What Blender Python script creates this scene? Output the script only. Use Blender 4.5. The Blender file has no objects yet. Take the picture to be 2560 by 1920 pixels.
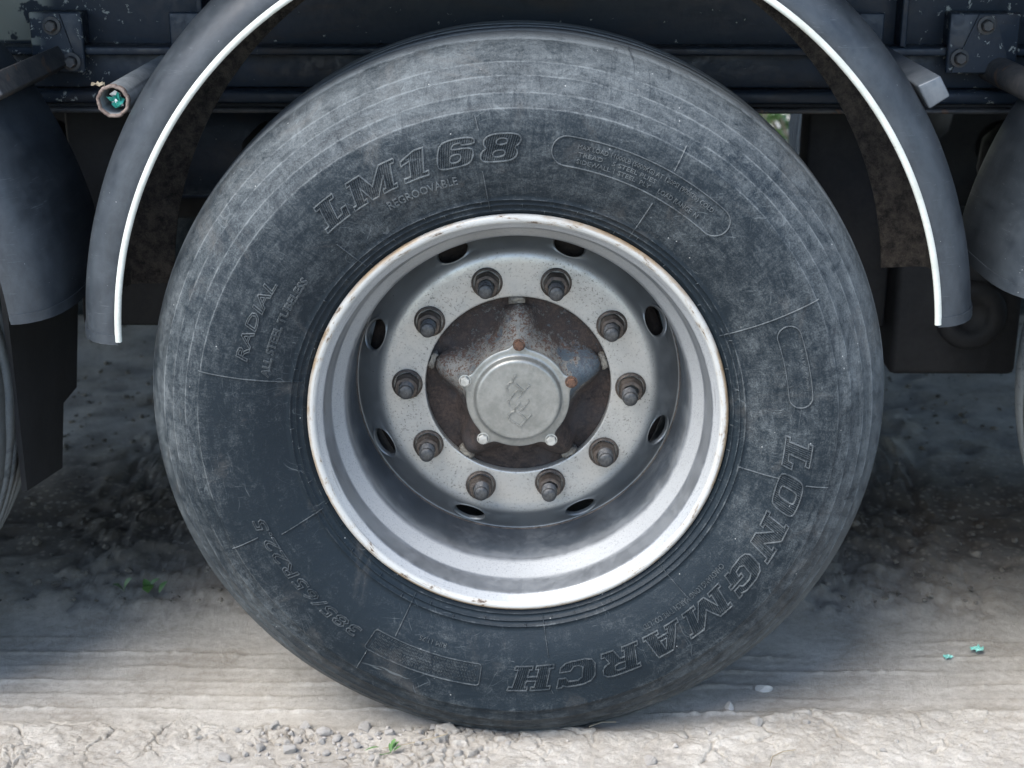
import bpy, bmesh, math, random
import numpy as np
from mathutils import Vector, Matrix
sc = bpy.context.scene
col = sc.collection
PI = math.pi
R = math.radians
ZC = 0.515                       # wheel axle height above the ground

# ---------------------------------------------------------------- camera, sky, sun, exposure
cam = bpy.data.cameras.new('camera'); co = bpy.data.objects.new('camera', cam); col.objects.link(co)
co.location = (.0119, -2.0604, .7734 + ZC)
co.rotation_euler = (PI/2 - .3348, 0, .0096)
cam.sensor_width = 36; cam.lens = 54.36; cam.clip_end = 400; cam.clip_start = .05
cam.dof.use_dof = True; cam.dof.focus_distance = 2.2; cam.dof.aperture_fstop = 5.6
sc.camera = co
SUN_EL, SUN_AZ = 55, 48          # azimuth: degrees to the left of straight behind the camera
w = bpy.data.worlds.new('World'); sc.world = w; w.use_nodes = True
nt = w.node_tree
sky = nt.nodes.new('ShaderNodeTexSky'); sky.sky_type = 'NISHITA'; sky.sun_disc = False
sky.sun_elevation = R(SUN_EL); sky.sun_rotation = R(180 + SUN_AZ)
sky.dust_density = 1.0
bg = nt.nodes['Background']; bg.inputs[1].default_value = .10
nt.links.new(sky.outputs[0], bg.inputs[0])
sl = bpy.data.lights.new('sun', 'SUN'); so = bpy.data.objects.new('sun', sl); col.objects.link(so)
sl.energy = 1.5; sl.angle = R(42); sl.color = (1, .95, .88)
sd = Vector((-math.sin(R(SUN_AZ))*math.cos(R(SUN_EL)), -math.cos(R(SUN_AZ))*math.cos(R(SUN_EL)), math.sin(R(SUN_EL))))
so.rotation_euler = sd.to_track_quat('Z', 'Y').to_euler()
so.location = sd*20
sc.view_settings.view_transform = 'Standard'; sc.view_settings.look = 'None'
sc.view_settings.exposure = 2.05; sc.view_settings.gamma = 1
sc.render.engine = 'CYCLES'
sc.cycles.max_bounces = 6

# ---------------------------------------------------------------- material helper
class Mat:
    def __init__(s, name, rough=.6, metal=0., spec=.5):
        s.m = bpy.data.materials.new(name); s.m.use_nodes = True
        s.t = s.m.node_tree; s.b = s.t.nodes['Principled BSDF']
        s.set('Roughness', rough); s.set('Metallic', metal); s.set('Specular IOR Level', spec)
        s.oc = s.t.nodes.new('ShaderNodeTexCoord').outputs['Object']
    def n(s, typ, **kw):
        nd = s.t.nodes.new(typ)
        for k, v in kw.items(): setattr(nd, k, v)
        return nd
    def put(s, sock, v):
        if hasattr(v, 'links'): s.t.links.new(v, sock)
        elif isinstance(v, (tuple, list)) and len(v) == 3 and sock.type == 'RGBA': sock.default_value = (*v, 1)
        else: sock.default_value = v
    def set(s, name, v): s.put(s.b.inputs[name], v)
    def noise(s, scale, detail=4, rough=.55, vec=None, dist=0.):
        nd = s.n('ShaderNodeTexNoise'); s.put(nd.inputs['Vector'], s.oc if vec is None else vec)
        nd.inputs['Scale'].default_value = scale; nd.inputs['Detail'].default_value = detail
        nd.inputs['Roughness'].default_value = rough; nd.inputs['Distortion'].default_value = dist
        return nd.outputs['Fac']
    def voro(s, scale, feat='F1', vec=None, rnd=1.):
        nd = s.n('ShaderNodeTexVoronoi', feature=feat); s.put(nd.inputs['Vector'], s.oc if vec is None else vec)
        nd.inputs['Scale'].default_value = scale; nd.inputs['Randomness'].default_value = rnd
        return nd.outputs['Distance']
    def mapping(s, scale, vec=None, loc=(0,0,0)):
        nd = s.n('ShaderNodeMapping'); s.put(nd.inputs['Vector'], s.oc if vec is None else vec)
        nd.inputs['Scale'].default_value = scale; nd.inputs['Location'].default_value = loc
        return nd.outputs[0]
    def step(s, v, lo, hi, a=0., b=1.):
        nd = s.n('ShaderNodeMapRange', interpolation_type='SMOOTHSTEP'); s.put(nd.inputs[0], v)
        for i, x in enumerate((lo, hi, a, b)): nd.inputs[i+1].default_value = x
        return nd.outputs[0]
    def mix(s, f, a, b):
        nd = s.n('ShaderNodeMix', data_type='RGBA'); s.put(nd.inputs[0], f); s.put(nd.inputs[6], a); s.put(nd.inputs[7], b)
        return nd.outputs[2]
    def op(s, o, a, b=0., c=0.):
        nd = s.n('ShaderNodeMath', operation=o); s.put(nd.inputs[0], a); s.put(nd.inputs[1], b); s.put(nd.inputs[2], c)
        return nd.outputs[0]
    def xyz(s, vec=None):
        nd = s.n('ShaderNodeSeparateXYZ'); s.put(nd.inputs[0], s.oc if vec is None else vec); return nd.outputs
    def polar(s, at=30., rt=1.):
        """(angle*at, y, radius*rt) round the Y axis of the object"""
        x, y, z = s.xyz()
        r = s.op('SQRT', s.op('ADD', s.op('MULTIPLY', x, x), s.op('MULTIPLY', z, z)))
        a = s.op('ARCTAN2', z, x)
        c = s.n('ShaderNodeCombineXYZ'); s.put(c.inputs[0], s.op('MULTIPLY', a, at)); s.put(c.inputs[1], y); s.put(c.inputs[2], s.op('MULTIPLY', r, rt))
        return c.outputs[0], r, y
    def bump(s, h, strength=.3, dist=.002, normal=None):
        nd = s.n('ShaderNodeBump'); s.put(nd.inputs['Height'], h); nd.inputs['Strength'].default_value = strength
        nd.inputs['Distance'].default_value = dist
        if normal is not None: s.put(nd.inputs['Normal'], normal)
        return nd.outputs[0]

def mat_tyre(name='worn_rubber', lift=0.):
    m = Mat(name, .62, spec=.2)
    pv, r, y = m.polar(10., 110.)
    x_, y_, z_ = m.xyz()
    big = m.noise(5, 10, .74, dist=.35)
    mid = m.noise(30, 9, .78, dist=1.5)
    streak = m.noise(1.0, 8, .72, vec=pv, dist=.25)
    pr, _, _ = m.polar(110., 9.)
    rad = m.noise(1.0, 6, .7, vec=pr, dist=.6)
    fine = m.noise(420, 3, .8)
    d = m.op('ADD', m.op('MULTIPLY', big, .50), m.op('MULTIPLY', mid, .48))
    d = m.op('ADD', d, m.step(r, .425, .47, -.05, .04))
    d = m.op('ADD', d, m.step(r, .48, .515, 0, .05))
    d = m.op('ADD', d, m.step(r, .528, .534, 0, .22))
    d = m.op('ADD', d, m.op('MULTIPLY', m.op('SUBTRACT', streak, .5), .36))
    d = m.op('ADD', d, m.op('MULTIPLY', m.op('SUBTRACT', rad, .5), .16))
    d = m.op('ADD', d, m.op('MULTIPLY', m.op('SUBTRACT', fine, .5), .42))
    d = m.op('ADD', d, m.step(m.op('ADD', m.op('MULTIPLY', x_, .6), z_), -.40, .40, -.030, .045))
    d = m.op('SUBTRACT', d, m.step(r, .34, .315, 0, .12))
    # dust caught along the moulded steps of the shoulder
    for r0 in (.3066, .3154, .3227, .4494, .4686, .4886, .5046, .5300):
        dr = m.op('ABSOLUTE', m.op('SUBTRACT', r, r0))
        wgt = m.op('MULTIPLY', m.step(dr, .0013, .0004), m.step(m.op('ADD', streak, m.op('MULTIPLY', mid, .6)), .58, .95))
        d = m.op('ADD', d, m.op('MULTIPLY', wgt, .15))
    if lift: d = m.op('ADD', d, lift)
    dust = m.step(d, .375, .90)
    c = m.mix(dust, (.0085, .0145, .0200), (.155, .172, .178))
    soil = m.op('MULTIPLY', m.step(m.noise(9, 7, .7, dist=1.), .54, .74), .32)
    c = m.mix(soil, c, (.120, .112, .102))
    warp = m.n('ShaderNodeVectorMath', operation='ADD'); nz_ = m.n('ShaderNodeTexNoise'); nz_.inputs['Scale'].default_value = 7; m.put(nz_.inputs['Vector'], m.oc)
    sc_ = m.n('ShaderNodeVectorMath', operation='SCALE'); m.put(sc_.inputs[0], nz_.outputs['Color']); sc_.inputs['Scale'].default_value = .16
    m.put(warp.inputs[0], m.oc); m.put(warp.inputs[1], sc_.outputs[0]); wo = warp.outputs[0]
    w1 = m.mapping((300, 20, 14), vec=wo); w2 = m.mapping((16, 30, 280), vec=wo, loc=(3, 1, 0))
    scr = m.op('MAXIMUM', m.step(m.noise(1, 2, .5, vec=w1, dist=2.), .66, .72), m.step(m.noise(1, 2, .5, vec=w2, dist=2.), .66, .72))
    scr = m.op('MULTIPLY', scr, m.step(m.noise(9, 3), .46, .6))
    c = m.mix(m.op('MULTIPLY', scr, .30), c, (.20, .225, .235))
    rub = m.op('MULTIPLY', m.step(m.noise(1, 6, .75, vec=m.mapping((34, 6, 8), loc=(1, 0, 4)), dist=2.), .54, .64), m.step(m.noise(5, 2), .45, .6))
    c = m.mix(m.op('MULTIPLY', rub, .5), c, (.010, .015, .021))
    spots = m.op('MULTIPLY', m.step(m.voro(75), .085, .05), m.step(m.noise(30, 2), .56, .62))
    c = m.mix(m.op('MULTIPLY', spots, .7), c, (.40, .41, .40))
    m.set('Base Color', c)
    m.set('Roughness', m.step(dust, 0, 1, .46, .85))
    h = m.op('ADD', m.op('MULTIPLY', mid, .7), m.op('ADD', m.op('MULTIPLY', fine, .35), m.op('MULTIPLY', streak, .3)))
    m.set('Normal', m.bump(h, .5, .003))
    return m.m

def mat_silver(name, disc=False):
    m = Mat(name, .42, .55)
    pv, r, y = m.polar(6., 40.)
    base = m.mix(m.noise(12, 4), (.40, .405, .40), (.48, .48, .465))
    film = m.op('ADD', m.op('MULTIPLY', m.noise(16, 9, .80, dist=.3), .8), m.op('MULTIPLY', m.noise(1, 7, .75, vec=m.polar(9., 70.)[0]), .2))
    c = m.mix(m.op('MULTIPLY', m.step(film, .44, .66), .55), base, (.235, .23, .21))
    speck = m.step(m.noise(330, 4, .75), .555, .64)
    zone = m.step(m.noise(16, 3, .6), .40, .62)
    if disc:
        zone = m.op('MULTIPLY', m.op('ADD', m.op('MULTIPLY', zone, .5), .5), m.step(r, .215, .203))
        c = m.mix(m.step(r, .203, .216), m.mix(.30, c, (.40, .39, .34)), (.160, .170, .174))
    c = m.mix(m.op('MULTIPLY', m.op('MULTIPLY', speck, zone), .8), c, (.075, .075, .065))
    dots = m.op('MULTIPLY', m.step(m.voro(75), .10, .06), m.step(m.noise(24, 2), .55, .6))
    c = m.mix(m.op('MULTIPLY', dots, .8), c, (.05, .045, .04))
    met = m.step(film, .40, .72, .6, .25)
    if not disc:
        # bands of the barrel: smooth clean paint in the wells, chalky worn paint on the cones
        rr = m.op('ADD', r, m.op('MULTIPLY', m.op('SUBTRACT', film, .5), .004))
        chalk = m.op('MULTIPLY', m.step(rr, .2525, .2570), m.step(rr, .2712, .2692))
        chalk = m.op('MAXIMUM', chalk, m.step(rr, .2782, .2800))
        sm = m.mix(m.step(rr, .2490, .2515), (.10, .116, .135), (.235, .25, .265))
        sm = m.mix(m.op('MULTIPLY', m.step(film, .46, .66), .2), sm, (.16, .155, .14))
        c = m.mix(chalk, sm, m.mix(.5, m.mix(.4, c, (.2, .2, .2)), (.30, .315, .325)))
        chz = m.op('MULTIPLY', m.step(m.noise(430, 3, .75), .57, .64), chalk)
        c = m.mix(m.op('MULTIPLY', chz, .55), c, (.14, .145, .145))
        met = m.op('MULTIPLY', met, m.op('SUBTRACT', 1.15, chalk))
        lip = m.step(r, .2868, .2895)
        c = m.mix(m.op('MULTIPLY', lip, .7), c, (.47, .47, .44))
        ch = m.op('ADD', m.op('MULTIPLY', m.noise(1, 6, .75, vec=m.polar(9., 170.)[0], dist=.6), .6), m.op('MULTIPLY', m.noise(38, 6, .75, dist=.6), .4))
        c = m.mix(m.op('MULTIPLY', lip, m.op('MULTIPLY', m.step(ch, .50, .60), .85)), c, (.30, .25, .19))
        c = m.mix(m.op('MULTIPLY', lip, m.step(ch, .565, .60)), c, (.075, .048, .032))
        tan = m.op('MULTIPLY', m.step(r, .2945, .298), m.step(m.noise(5, 5, .65), .38, .56))
        c = m.mix(m.op('MULTIPLY', tan, .9), c, m.mix(m.noise(60, 4), (.13, .075, .04), (.38, .28, .16)))
        hl = m.step(m.noise(1, 2, .5, vec=m.polar(3., 420.)[0]), .60, .68)
        c = m.mix(m.op('MULTIPLY', hl, m.op('MULTIPLY', m.step(r, .272, .279), .5)), c, (.16, .16, .16))
        met = m.op('MULTIPLY', met, m.step(r, .2895, .2868))
    m.set('Base Color', c); m.set('Metallic', met)
    m.set('Roughness', m.step(film, .4, .7, .30, .52))
    m.set('Normal', m.bump(m.op('ADD', m.noise(180, 4, .65), m.op('MULTIPLY', film, .5)), .14, .002))
    return m.m

def mat_hub():
    m = Mat('rusty_hub', .8, .1)
    pv, r, y = m.polar()
    n1 = m.noise(34, 9, .78, dist=.6); n2 = m.noise(190, 4, .75); n3 = m.noise(16, 3)
    mixn = m.op('ADD', m.op('MULTIPLY', n1, .6), m.op('MULTIPLY', n2, .4))
    brown = m.mix(m.step(mixn, .36, .66), (.010, .0085, .0085), (.075, .052, .042))
    brown = m.mix(m.op('MULTIPLY', m.step(n3, .5, .7), .5), brown, (.05, .05, .055))
    paint = m.mix(m.step(n1, .35, .6), (.10, .11, .112), (.225, .215, .19))
    rust = m.mix(n2, (.055, .026, .018), (.125, .060, .036))
    zz = m.xyz()[2]
    wob = m.op('SUBTRACT', mixn, .5)
    pf = m.step(m.op('ADD', y, m.op('MULTIPLY', wob, .22)), .160, .142)
    pf = m.op('MULTIPLY', pf, m.step(m.op('ADD', zz, m.op('MULTIPLY', wob, .16)), -.025, .015))
    c = m.mix(m.op('MULTIPLY', pf, .95), brown, paint)
    rv = m.noise(1, 3, .6, vec=m.polar(10., 240.)[0])
    sp = m.op('ADD', m.op('MULTIPLY', m.noise(330, 3, .7), .6), m.op('MULTIPLY', rv, .4))
    amt = m.op('MULTIPLY', m.step(y, .105, .150), .05)
    spots = m.op('MULTIPLY', m.step(m.op('ADD', sp, amt), .535, .575), pf)
    c = m.mix(m.op('MULTIPLY', spots, .9), c, rust)
    xx = m.xyz()[0]
    blue = m.op('MULTIPLY', m.step(m.op('ADD', m.noise(24, 5, .7), m.step(xx, .02, .09, -.03, .14)), .57, .63), pf)
    c = m.mix(m.op('MULTIPLY', blue, .75), c, (.055, .085, .112))
    m.set('Base Color', c)
    m.set('Normal', m.bump(m.op('ADD', n2, m.op('MULTIPLY', n1, 1.5)), .6, .003))
    return m.m

def mat_noisy(name, a, b, rough=.6, metal=0., scale=30, bumpS=.2, detail=4, spots=None, spec=.5):
    m = Mat(name, rough, metal, spec)
    n1 = m.noise(scale, detail, .62, dist=.3); n2 = m.noise(scale*7, 3, .6)
    f = m.step(m.op('ADD', m.op('MULTIPLY', n1, .7), m.op('MULTIPLY', n2, .3)), .32, .68)
    c = m.mix(f, a, b)
    if spots:
        c = m.mix(m.step(m.noise(spots[1], 4, .65, dist=.5), spots[2], spots[2]+.05), c, spots[0])
    m.set('Base Color', c)
    m.set('Normal', m.bump(m.op('ADD', n1, n2), bumpS, .002))
    return m.m

def mat_chassis():
    m = Mat('navy_paint', .5, 0., .4)
    n1 = m.noise(5, 5, .6); n2 = m.noise(60, 4, .65)
    c = m.mix(n1, (.009, .018, .032), (.026, .036, .049))
    dirt = m.step(m.noise(9, 5, .65, dist=.6, vec=m.mapping((.5, 1, 2.2))), .52, .72)
    c = m.mix(m.op('MULTIPLY', dirt, .6), c, (.040, .033, .031))
    x, y, z = m.xyz()
    # worn near the bracket plates, bare primer shows
    near = m.step(m.op('ABSOLUTE', m.op('SUBTRACT', m.op('ABSOLUTE', x), .73)), .20, .03)
    th = m.noise(60, 5, .72, dist=.4)
    chips = m.step(m.op('ADD', th, m.op('MULTIPLY', near, .06)), .665, .685)
    c = m.mix(m.op('MULTIPLY', chips, .75), c, (.40, .42, .38))
    peel = m.op('MULTIPLY', m.step(x, -.735, -.765), m.step(m.op('ADD', m.noise(16, 4, .6), m.op('MULTIPLY', m.op('SUBTRACT', z, ZC+.45), .8)), .49, .52))
    peel = m.op('MULTIPLY', peel, m.step(z, ZC+.478, ZC+.482))
    c = m.mix(m.op('MULTIPLY', peel, .9), c, (.25, .27, .24))
    m.set('Base Color', c)
    m.set('Roughness', m.step(n2, .3, .7, .35, .65))
    m.set('Normal', m.bump(m.op('ADD', n2, m.op('MULTIPLY', n1, 2)), .2, .003))
    return m.m

def mat_mudguard():
    m = Mat('black_plastic', .5, 0., .5)
    pv, r, y = m.polar(9., 30.)
    st = m.noise(1, 8, .74, vec=pv, dist=.3); n = m.noise(12, 9, .76, dist=.5)
    hair = m.op('MULTIPLY', m.step(m.noise(1, 2, .5, vec=m.mapping((14, 14, 260)), dist=2.5), .67, .72), m.step(m.noise(6, 2), .48, .6))
    c = m.mix(m.step(m.op('ADD', m.op('MULTIPLY', st, .45), m.op('MULTIPLY', n, .55)), .36, .66), (.014, .019, .025), (.038, .047, .056))
    c = m.mix(m.op('MULTIPLY', hair, .4), c, (.14, .16, .175))
    sp = m.step(m.voro(110), .07, .045); sp = m.op('MULTIPLY', sp, m.step(m.noise(26, 2), .54, .6))
    c = m.mix(m.op('MULTIPLY', sp, .8), c, (.45, .47, .48))
    dk = m.step(m.voro(90, vec=m.mapping((1, 1, .6), loc=(5, 2, 1))), .06, .04); dk = m.op('MULTIPLY', dk, m.step(m.noise(20, 2), .5, .6))
    c = m.mix(m.op('MULTIPLY', dk, .7), c, (.012, .013, .015))
    m.set('Base Color', c)
    m.set('Roughness', m.step(st, .3, .7, .42, .62))
    m.set('Normal', m.bump(m.op('ADD', m.noise(90, 4, .6), st), .12, .002))
    return m.m

def mat_ground():
    m = Mat('dry_soil', .95, 0., .2)
    n1 = m.noise(5, 9, .72, dist=.4); n2 = m.noise(60, 8, .78, dist=.3); n3 = m.noise(520, 4, .8)
    f = m.op('ADD', m.op('MULTIPLY', n1, .45), m.op('ADD', m.op('MULTIPLY', n2, .35), m.op('MULTIPLY', n3, .2)))
    c = m.mix(m.step(f, .36, .64), (.335, .300, .252), (.605, .572, .512))
    c = m.mix(m.op('MULTIPLY', m.step(n3, .54, .66), .5), c, (.20, .175, .15))
    c = m.mix(m.op('MULTIPLY', m.step(m.noise(230, 5, .8), .56, .66), .4), c, (.22, .195, .165))
    c = m.mix(m.op('MULTIPLY', m.step(m.noise(26, 6, .7), .56, .70), .35), c, (.30, .27, .235))
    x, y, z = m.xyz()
    # browner gravelly soil, darkened further to paint in the shade under the vehicle
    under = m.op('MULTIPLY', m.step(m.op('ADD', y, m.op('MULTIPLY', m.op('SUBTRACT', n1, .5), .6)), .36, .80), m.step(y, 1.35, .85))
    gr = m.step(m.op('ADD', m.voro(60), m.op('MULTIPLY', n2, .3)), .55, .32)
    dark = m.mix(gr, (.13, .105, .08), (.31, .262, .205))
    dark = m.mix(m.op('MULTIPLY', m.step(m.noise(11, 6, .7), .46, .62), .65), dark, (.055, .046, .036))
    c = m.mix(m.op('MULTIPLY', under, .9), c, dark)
    m.set('Base Color', c)
    wv = m.op('ADD', m.op('MULTIPLY', n2, 1.0), m.op('MULTIPLY', n3, .7))
    m.set('Normal', m.bump(wv, .9, .006))
    return m.m

TYRE = mat_tyre(); LETTER = mat_tyre('scuffed_lit_edge_rubber', .16); HATCH = mat_tyre('ribbed_rubber', .06)  # LETTER tone: scuffing plus lit relief edges painted into the colour
RIM = mat_silver('silver_paint'); DISC = mat_silver('silver_disc_paint', True)
HUB = mat_hub()
CAP = mat_noisy('zinc_cap', (.20, .205, .19), (.30, .30, .28), .40, .6, 30, .14, 7)
NUT = mat_noisy('dark_steel_nut', (.030, .025, .022), (.125, .10, .082), .5, .55, 90, .4)
STUD = mat_noisy('stud_steel', (.035, .037, .04), (.10, .10, .098), .42, .6, 120, .35)
BOLT = mat_noisy('zinc_bolt', (.36, .36, .33), (.52, .52, .49), .4, .6, 90, .2)
RBOLT = mat_noisy('rusty_bolt', (.05, .028, .02), (.17, .09, .055), .8, .2, 120, .5)
LUG = mat_noisy('caked_dirt', (.06, .05, .042), (.26, .24, .20), .9, 0, 60, .6)
DRUM = mat_noisy('brake_drum_rust', (.014, .011, .010), (.045, .032, .026), .85, .1, 30, .4)
NAVY = mat_chassis()
PLASTIC = mat_mudguard()
CAKED = mat_noisy('caked_underside', (.008, .008, .008), (.085, .072, .060), .95, 0, 70, .9, 7)
WHITE = mat_noisy('white_edging', (.42, .44, .39), (.55, .57, .53), .5, 0, 26, .08, 7, spots=((.30, .30, .26), 60, .70))
STRUT = mat_noisy('worn_dark_steel', (.035, .040, .045), (.10, .095, .09), .55, .2, 18, .3, spots=((.13, .085, .06), 22, .60))
TUBE = mat_noisy('grey_tube_paint', (.16, .175, .18), (.27, .285, .285), .6, .1, 22, .25, spots=((.06, .05, .045), 48, .66))
TUBERIM = mat_noisy('rusty_tube_mouth', (.10, .07, .06), (.30, .24, .20), .85, 0, 60, .6)
BLACK = mat_noisy('greasy_black_steel', (.007, .008, .010), (.022, .022, .023), .7, 0, 12, .3)
DARKSHEET = mat_noisy('dark_sheet_black', (.005, .006, .007), (.013, .014, .016), .75, 0, 10, .2)  # for the added dark sheet beside the left tyre
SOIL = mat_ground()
CLOD = mat_noisy('dry_clod', (.32, .29, .255), (.56, .535, .495), .95, 0, 300, .9, 6)
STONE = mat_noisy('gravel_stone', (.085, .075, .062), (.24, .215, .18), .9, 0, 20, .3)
LEAF = mat_noisy('leaf_green', (.05, .12, .03), (.09, .19, .05), .55, 0, 30, .1)
DRYGRASS = mat_noisy('dry_stalk', (.22, .18, .12), (.36, .31, .22), .8, 0, 40, .1)
TEAL = mat_noisy('teal_film', (.13, .42, .36), (.28, .58, .50), .35, 0, 40, .2)
FOIL = mat_noisy('shiny_green_film', (.02, .28, .20), (.10, .55, .50), .12, .35, 30, .3)
PEBBLE = mat_noisy('pale_pebble', (.34, .32, .29), (.52, .50, .46), .8, 0, 60, .2)
BUSHLEAF = mat_noisy('bush_leaf', (.09, .19, .05), (.17, .31, .10), .6, 0, 3, .0)

# ---------------------------------------------------------------- mesh helpers
def mesh(name, v, f, mat, parent=None, smooth=True, mats=None, fm=None):
    me = bpy.data.meshes.new(name); me.from_pydata([tuple(p) for p in v], [], [tuple(q) for q in f])
    if mats:
        for x in mats: me.materials.append(x)
        me.polygons.foreach_set('material_index', fm)
    else: me.materials.append(mat)
    me.polygons.foreach_set('use_smooth', [smooth]*len(me.polygons)); me.update()
    bm = bmesh.new(); bm.from_mesh(me); bmesh.ops.recalc_face_normals(bm, faces=bm.faces); bm.to_mesh(me); bm.free()
    o = bpy.data.objects.new(name, me); col.objects.link(o); o.parent = parent
    return o
def sharp(o, deg=35):
    me = o.data; bm = bmesh.new(); bm.from_mesh(me)
    for e in bm.edges:
        if len(e.link_faces) == 2 and e.calc_face_angle(0) > R(deg): e.smooth = False
    bm.to_mesh(me); bm.free(); return o
def empty(name, loc=(0,0,0), parent=None, rot=(0,0,0)):
    o = bpy.data.objects.new(name, None); col.objects.link(o); o.location = loc; o.rotation_euler = rot; o.parent = parent
    o.empty_display_size = .1; return o
def tag(o, label=None, cat=None, group=None, kind=None):
    for k, x in (('label', label), ('category', cat), ('group', group), ('kind', kind)):
        if x: o[k] = x
    return o
def lathe_vf(prof, seg, dy=None, rad=None):
    """prof: (r, y) pairs revolved round Y"""
    v = []; f = []; n = len(prof)
    for i in range(seg):
        a = 2*PI*i/seg; c, s = math.cos(a), math.sin(a)
        for j, (r, y) in enumerate(prof):
            if dy: y = y + dy(j, a)
            if rad: r = rad(r, y, a)
            v.append((r*c, y, r*s))
    for i in range(seg):
        k = (i+1) % seg
        for j in range(n-1): f.append((i*n+j, i*n+j+1, k*n+j+1, k*n+j))
    return v, f
def lathe(name, prof, seg, mat, parent, **kw):
    v, f = lathe_vf(prof, seg, **kw); return mesh(name, v, f, mat, parent)
def box_vf(x0, x1, y0, y1, z0, z1):
    v = [(x, y, z) for x in (x0, x1) for y in (y0, y1) for z in (z0, z1)]
    return v, [(0,1,3,2),(4,6,7,5),(0,4,5,1),(2,3,7,6),(0,2,6,4),(1,5,7,3)]
def bevel(o, w, seg=2):
    bm = bmesh.new(); bm.from_mesh(o.data)
    bmesh.ops.bevel(bm, geom=list(bm.edges), offset=w, segments=seg, affect='EDGES', profile=.5)
    for p in bm.faces: p.smooth = True
    bm.to_mesh(o.data); bm.free(); return sharp(o, 50)
def box(name, x0, x1, y0, y1, z0, z1, mat, parent, bw=.003):
    o = mesh(name, *box_vf(x0, x1, y0, y1, z0, z1), mat, parent, False)
    return bevel(o, bw) if bw else o
def frame_from(d):
    d = Vector(d).normalized(); u = Vector((0, 0, 1)) if abs(d.z) < .9 else Vector((1, 0, 0))
    a = d.cross(u).normalized(); b = a.cross(d); return d, a, b
def bar(name, p, q, sect, mat, parent, smooth=False, caps=True):
    """sweep a 2-D section (list of (a,b)) from p to q"""
    p, q = Vector(p), Vector(q); d, a, b = frame_from(q-p); n = len(sect)
    v = [P + a*s + b*t for P in (p, q) for s, t in sect]
    f = [(i, (i+1) % n, n+(i+1) % n, n+i) for i in range(n)]
    if caps: f += [tuple(range(n)), tuple(range(n, 2*n))]
    return mesh(name, v, f, mat, parent, smooth)
def circ(r, n): return [(r*math.cos(2*PI*i/n), r*math.sin(2*PI*i/n)) for i in range(n)]
def merge(parts):
    v = []; f = []
    for a, b in parts:
        k = len(v); v += list(a); f += [tuple(i+k for i in q) for q in b]
    return v, f

# ---------------------------------------------------------------- trailer root and wheel
trailer = empty('trailer')
tag(trailer, 'dark navy trailer running gear with a big grey disc wheel under black white-edged mudguards', 'trailer')

# tyre profile, outer sidewall first (r, y)
SIDE = [(.290, .020), (.2965, .016), (.300, .010), (.3025, .0055), (.3050, .0045), (.3062, .0015), (.3068, .0010), (.3075, .0022), (.3110, .0008),
        (.3140, -.0012), (.3150, -.0040), (.3158, -.0042), (.3165, -.0028), (.3190, -.0038), (.3218, -.0052), (.3225, -.0084), (.3233, -.0086), (.3242, -.0072), (.330, -.0105),
        (.345, -.0170), (.360, -.0232), (.375, -.0276), (.390, -.0306), (.405, -.0320), (.420, -.0322), (.435, -.0310), (.4470, -.0288),
        (.4490, -.0286), (.4502, -.0268), (.458, -.0240), (.4668, -.0205), (.4682, -.0202), (.4694, -.0180), (.478, -.0128), (.4870, -.0062), (.4884, -.0058), (.4894, -.0036),
        (.497, .0035), (.5030, .0090), (.5044, .0094), (.5052, .0116), (.513, .0210), (.519, .0295), (.5245, .0385), (.5278, .0465), (.5296, .0530), (.5306, .0570), (.5316, .0590), (.5322, .0640)]
TREAD = []
for k, yc in enumerate((.105, .143, .181, .219)):
    TREAD += [(.5345+.002*(1-abs(k-1.5)/1.5), yc-.0045), (.5338, yc-.003), (.5338, yc+.003), (.5345+.002*(1-abs(k-1.5)/1.5), yc+.0045)]
half = [p for p in SIDE]
prof_t = half + TREAD + [(r, .324-y) for r, y in half[::-1]]
NT0 = len(half)
def tread_wave(j, a):
    if NT0 <= j < NT0+len(TREAD): return .0035*math.sin(a*17 + (j-NT0)//4*1.7) + .0012*math.sin(a*41)
    return 0
SR = np.array([p[0] for p in SIDE[3:]]); SY = np.array([p[1] for p in SIDE[3:]])
order = np.argsort(SR)
# smooth sidewall curve for the lettering (without the little steps)
def bulge(th, r):
    d = (th+PI/2+PI) % (2*PI)-PI; t = min(1., max(0., (r-.415)/.05)); return .011*math.exp(-(d/.33)**2)*t*t*(3-2*t)
def ysurf(r): return float(np.interp(r, SR, SY))
def tpt(th, r, h=0.):
    y = ysurf(r); s = (ysurf(r+.004)-ysurf(r-.004))/.008
    n = Vector((s, -1)).normalized()        # (radial, y) outward
    rr = r + n.x*h
    return Vector((rr*math.cos(th), y + n.y*h, rr*math.sin(th)))

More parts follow.
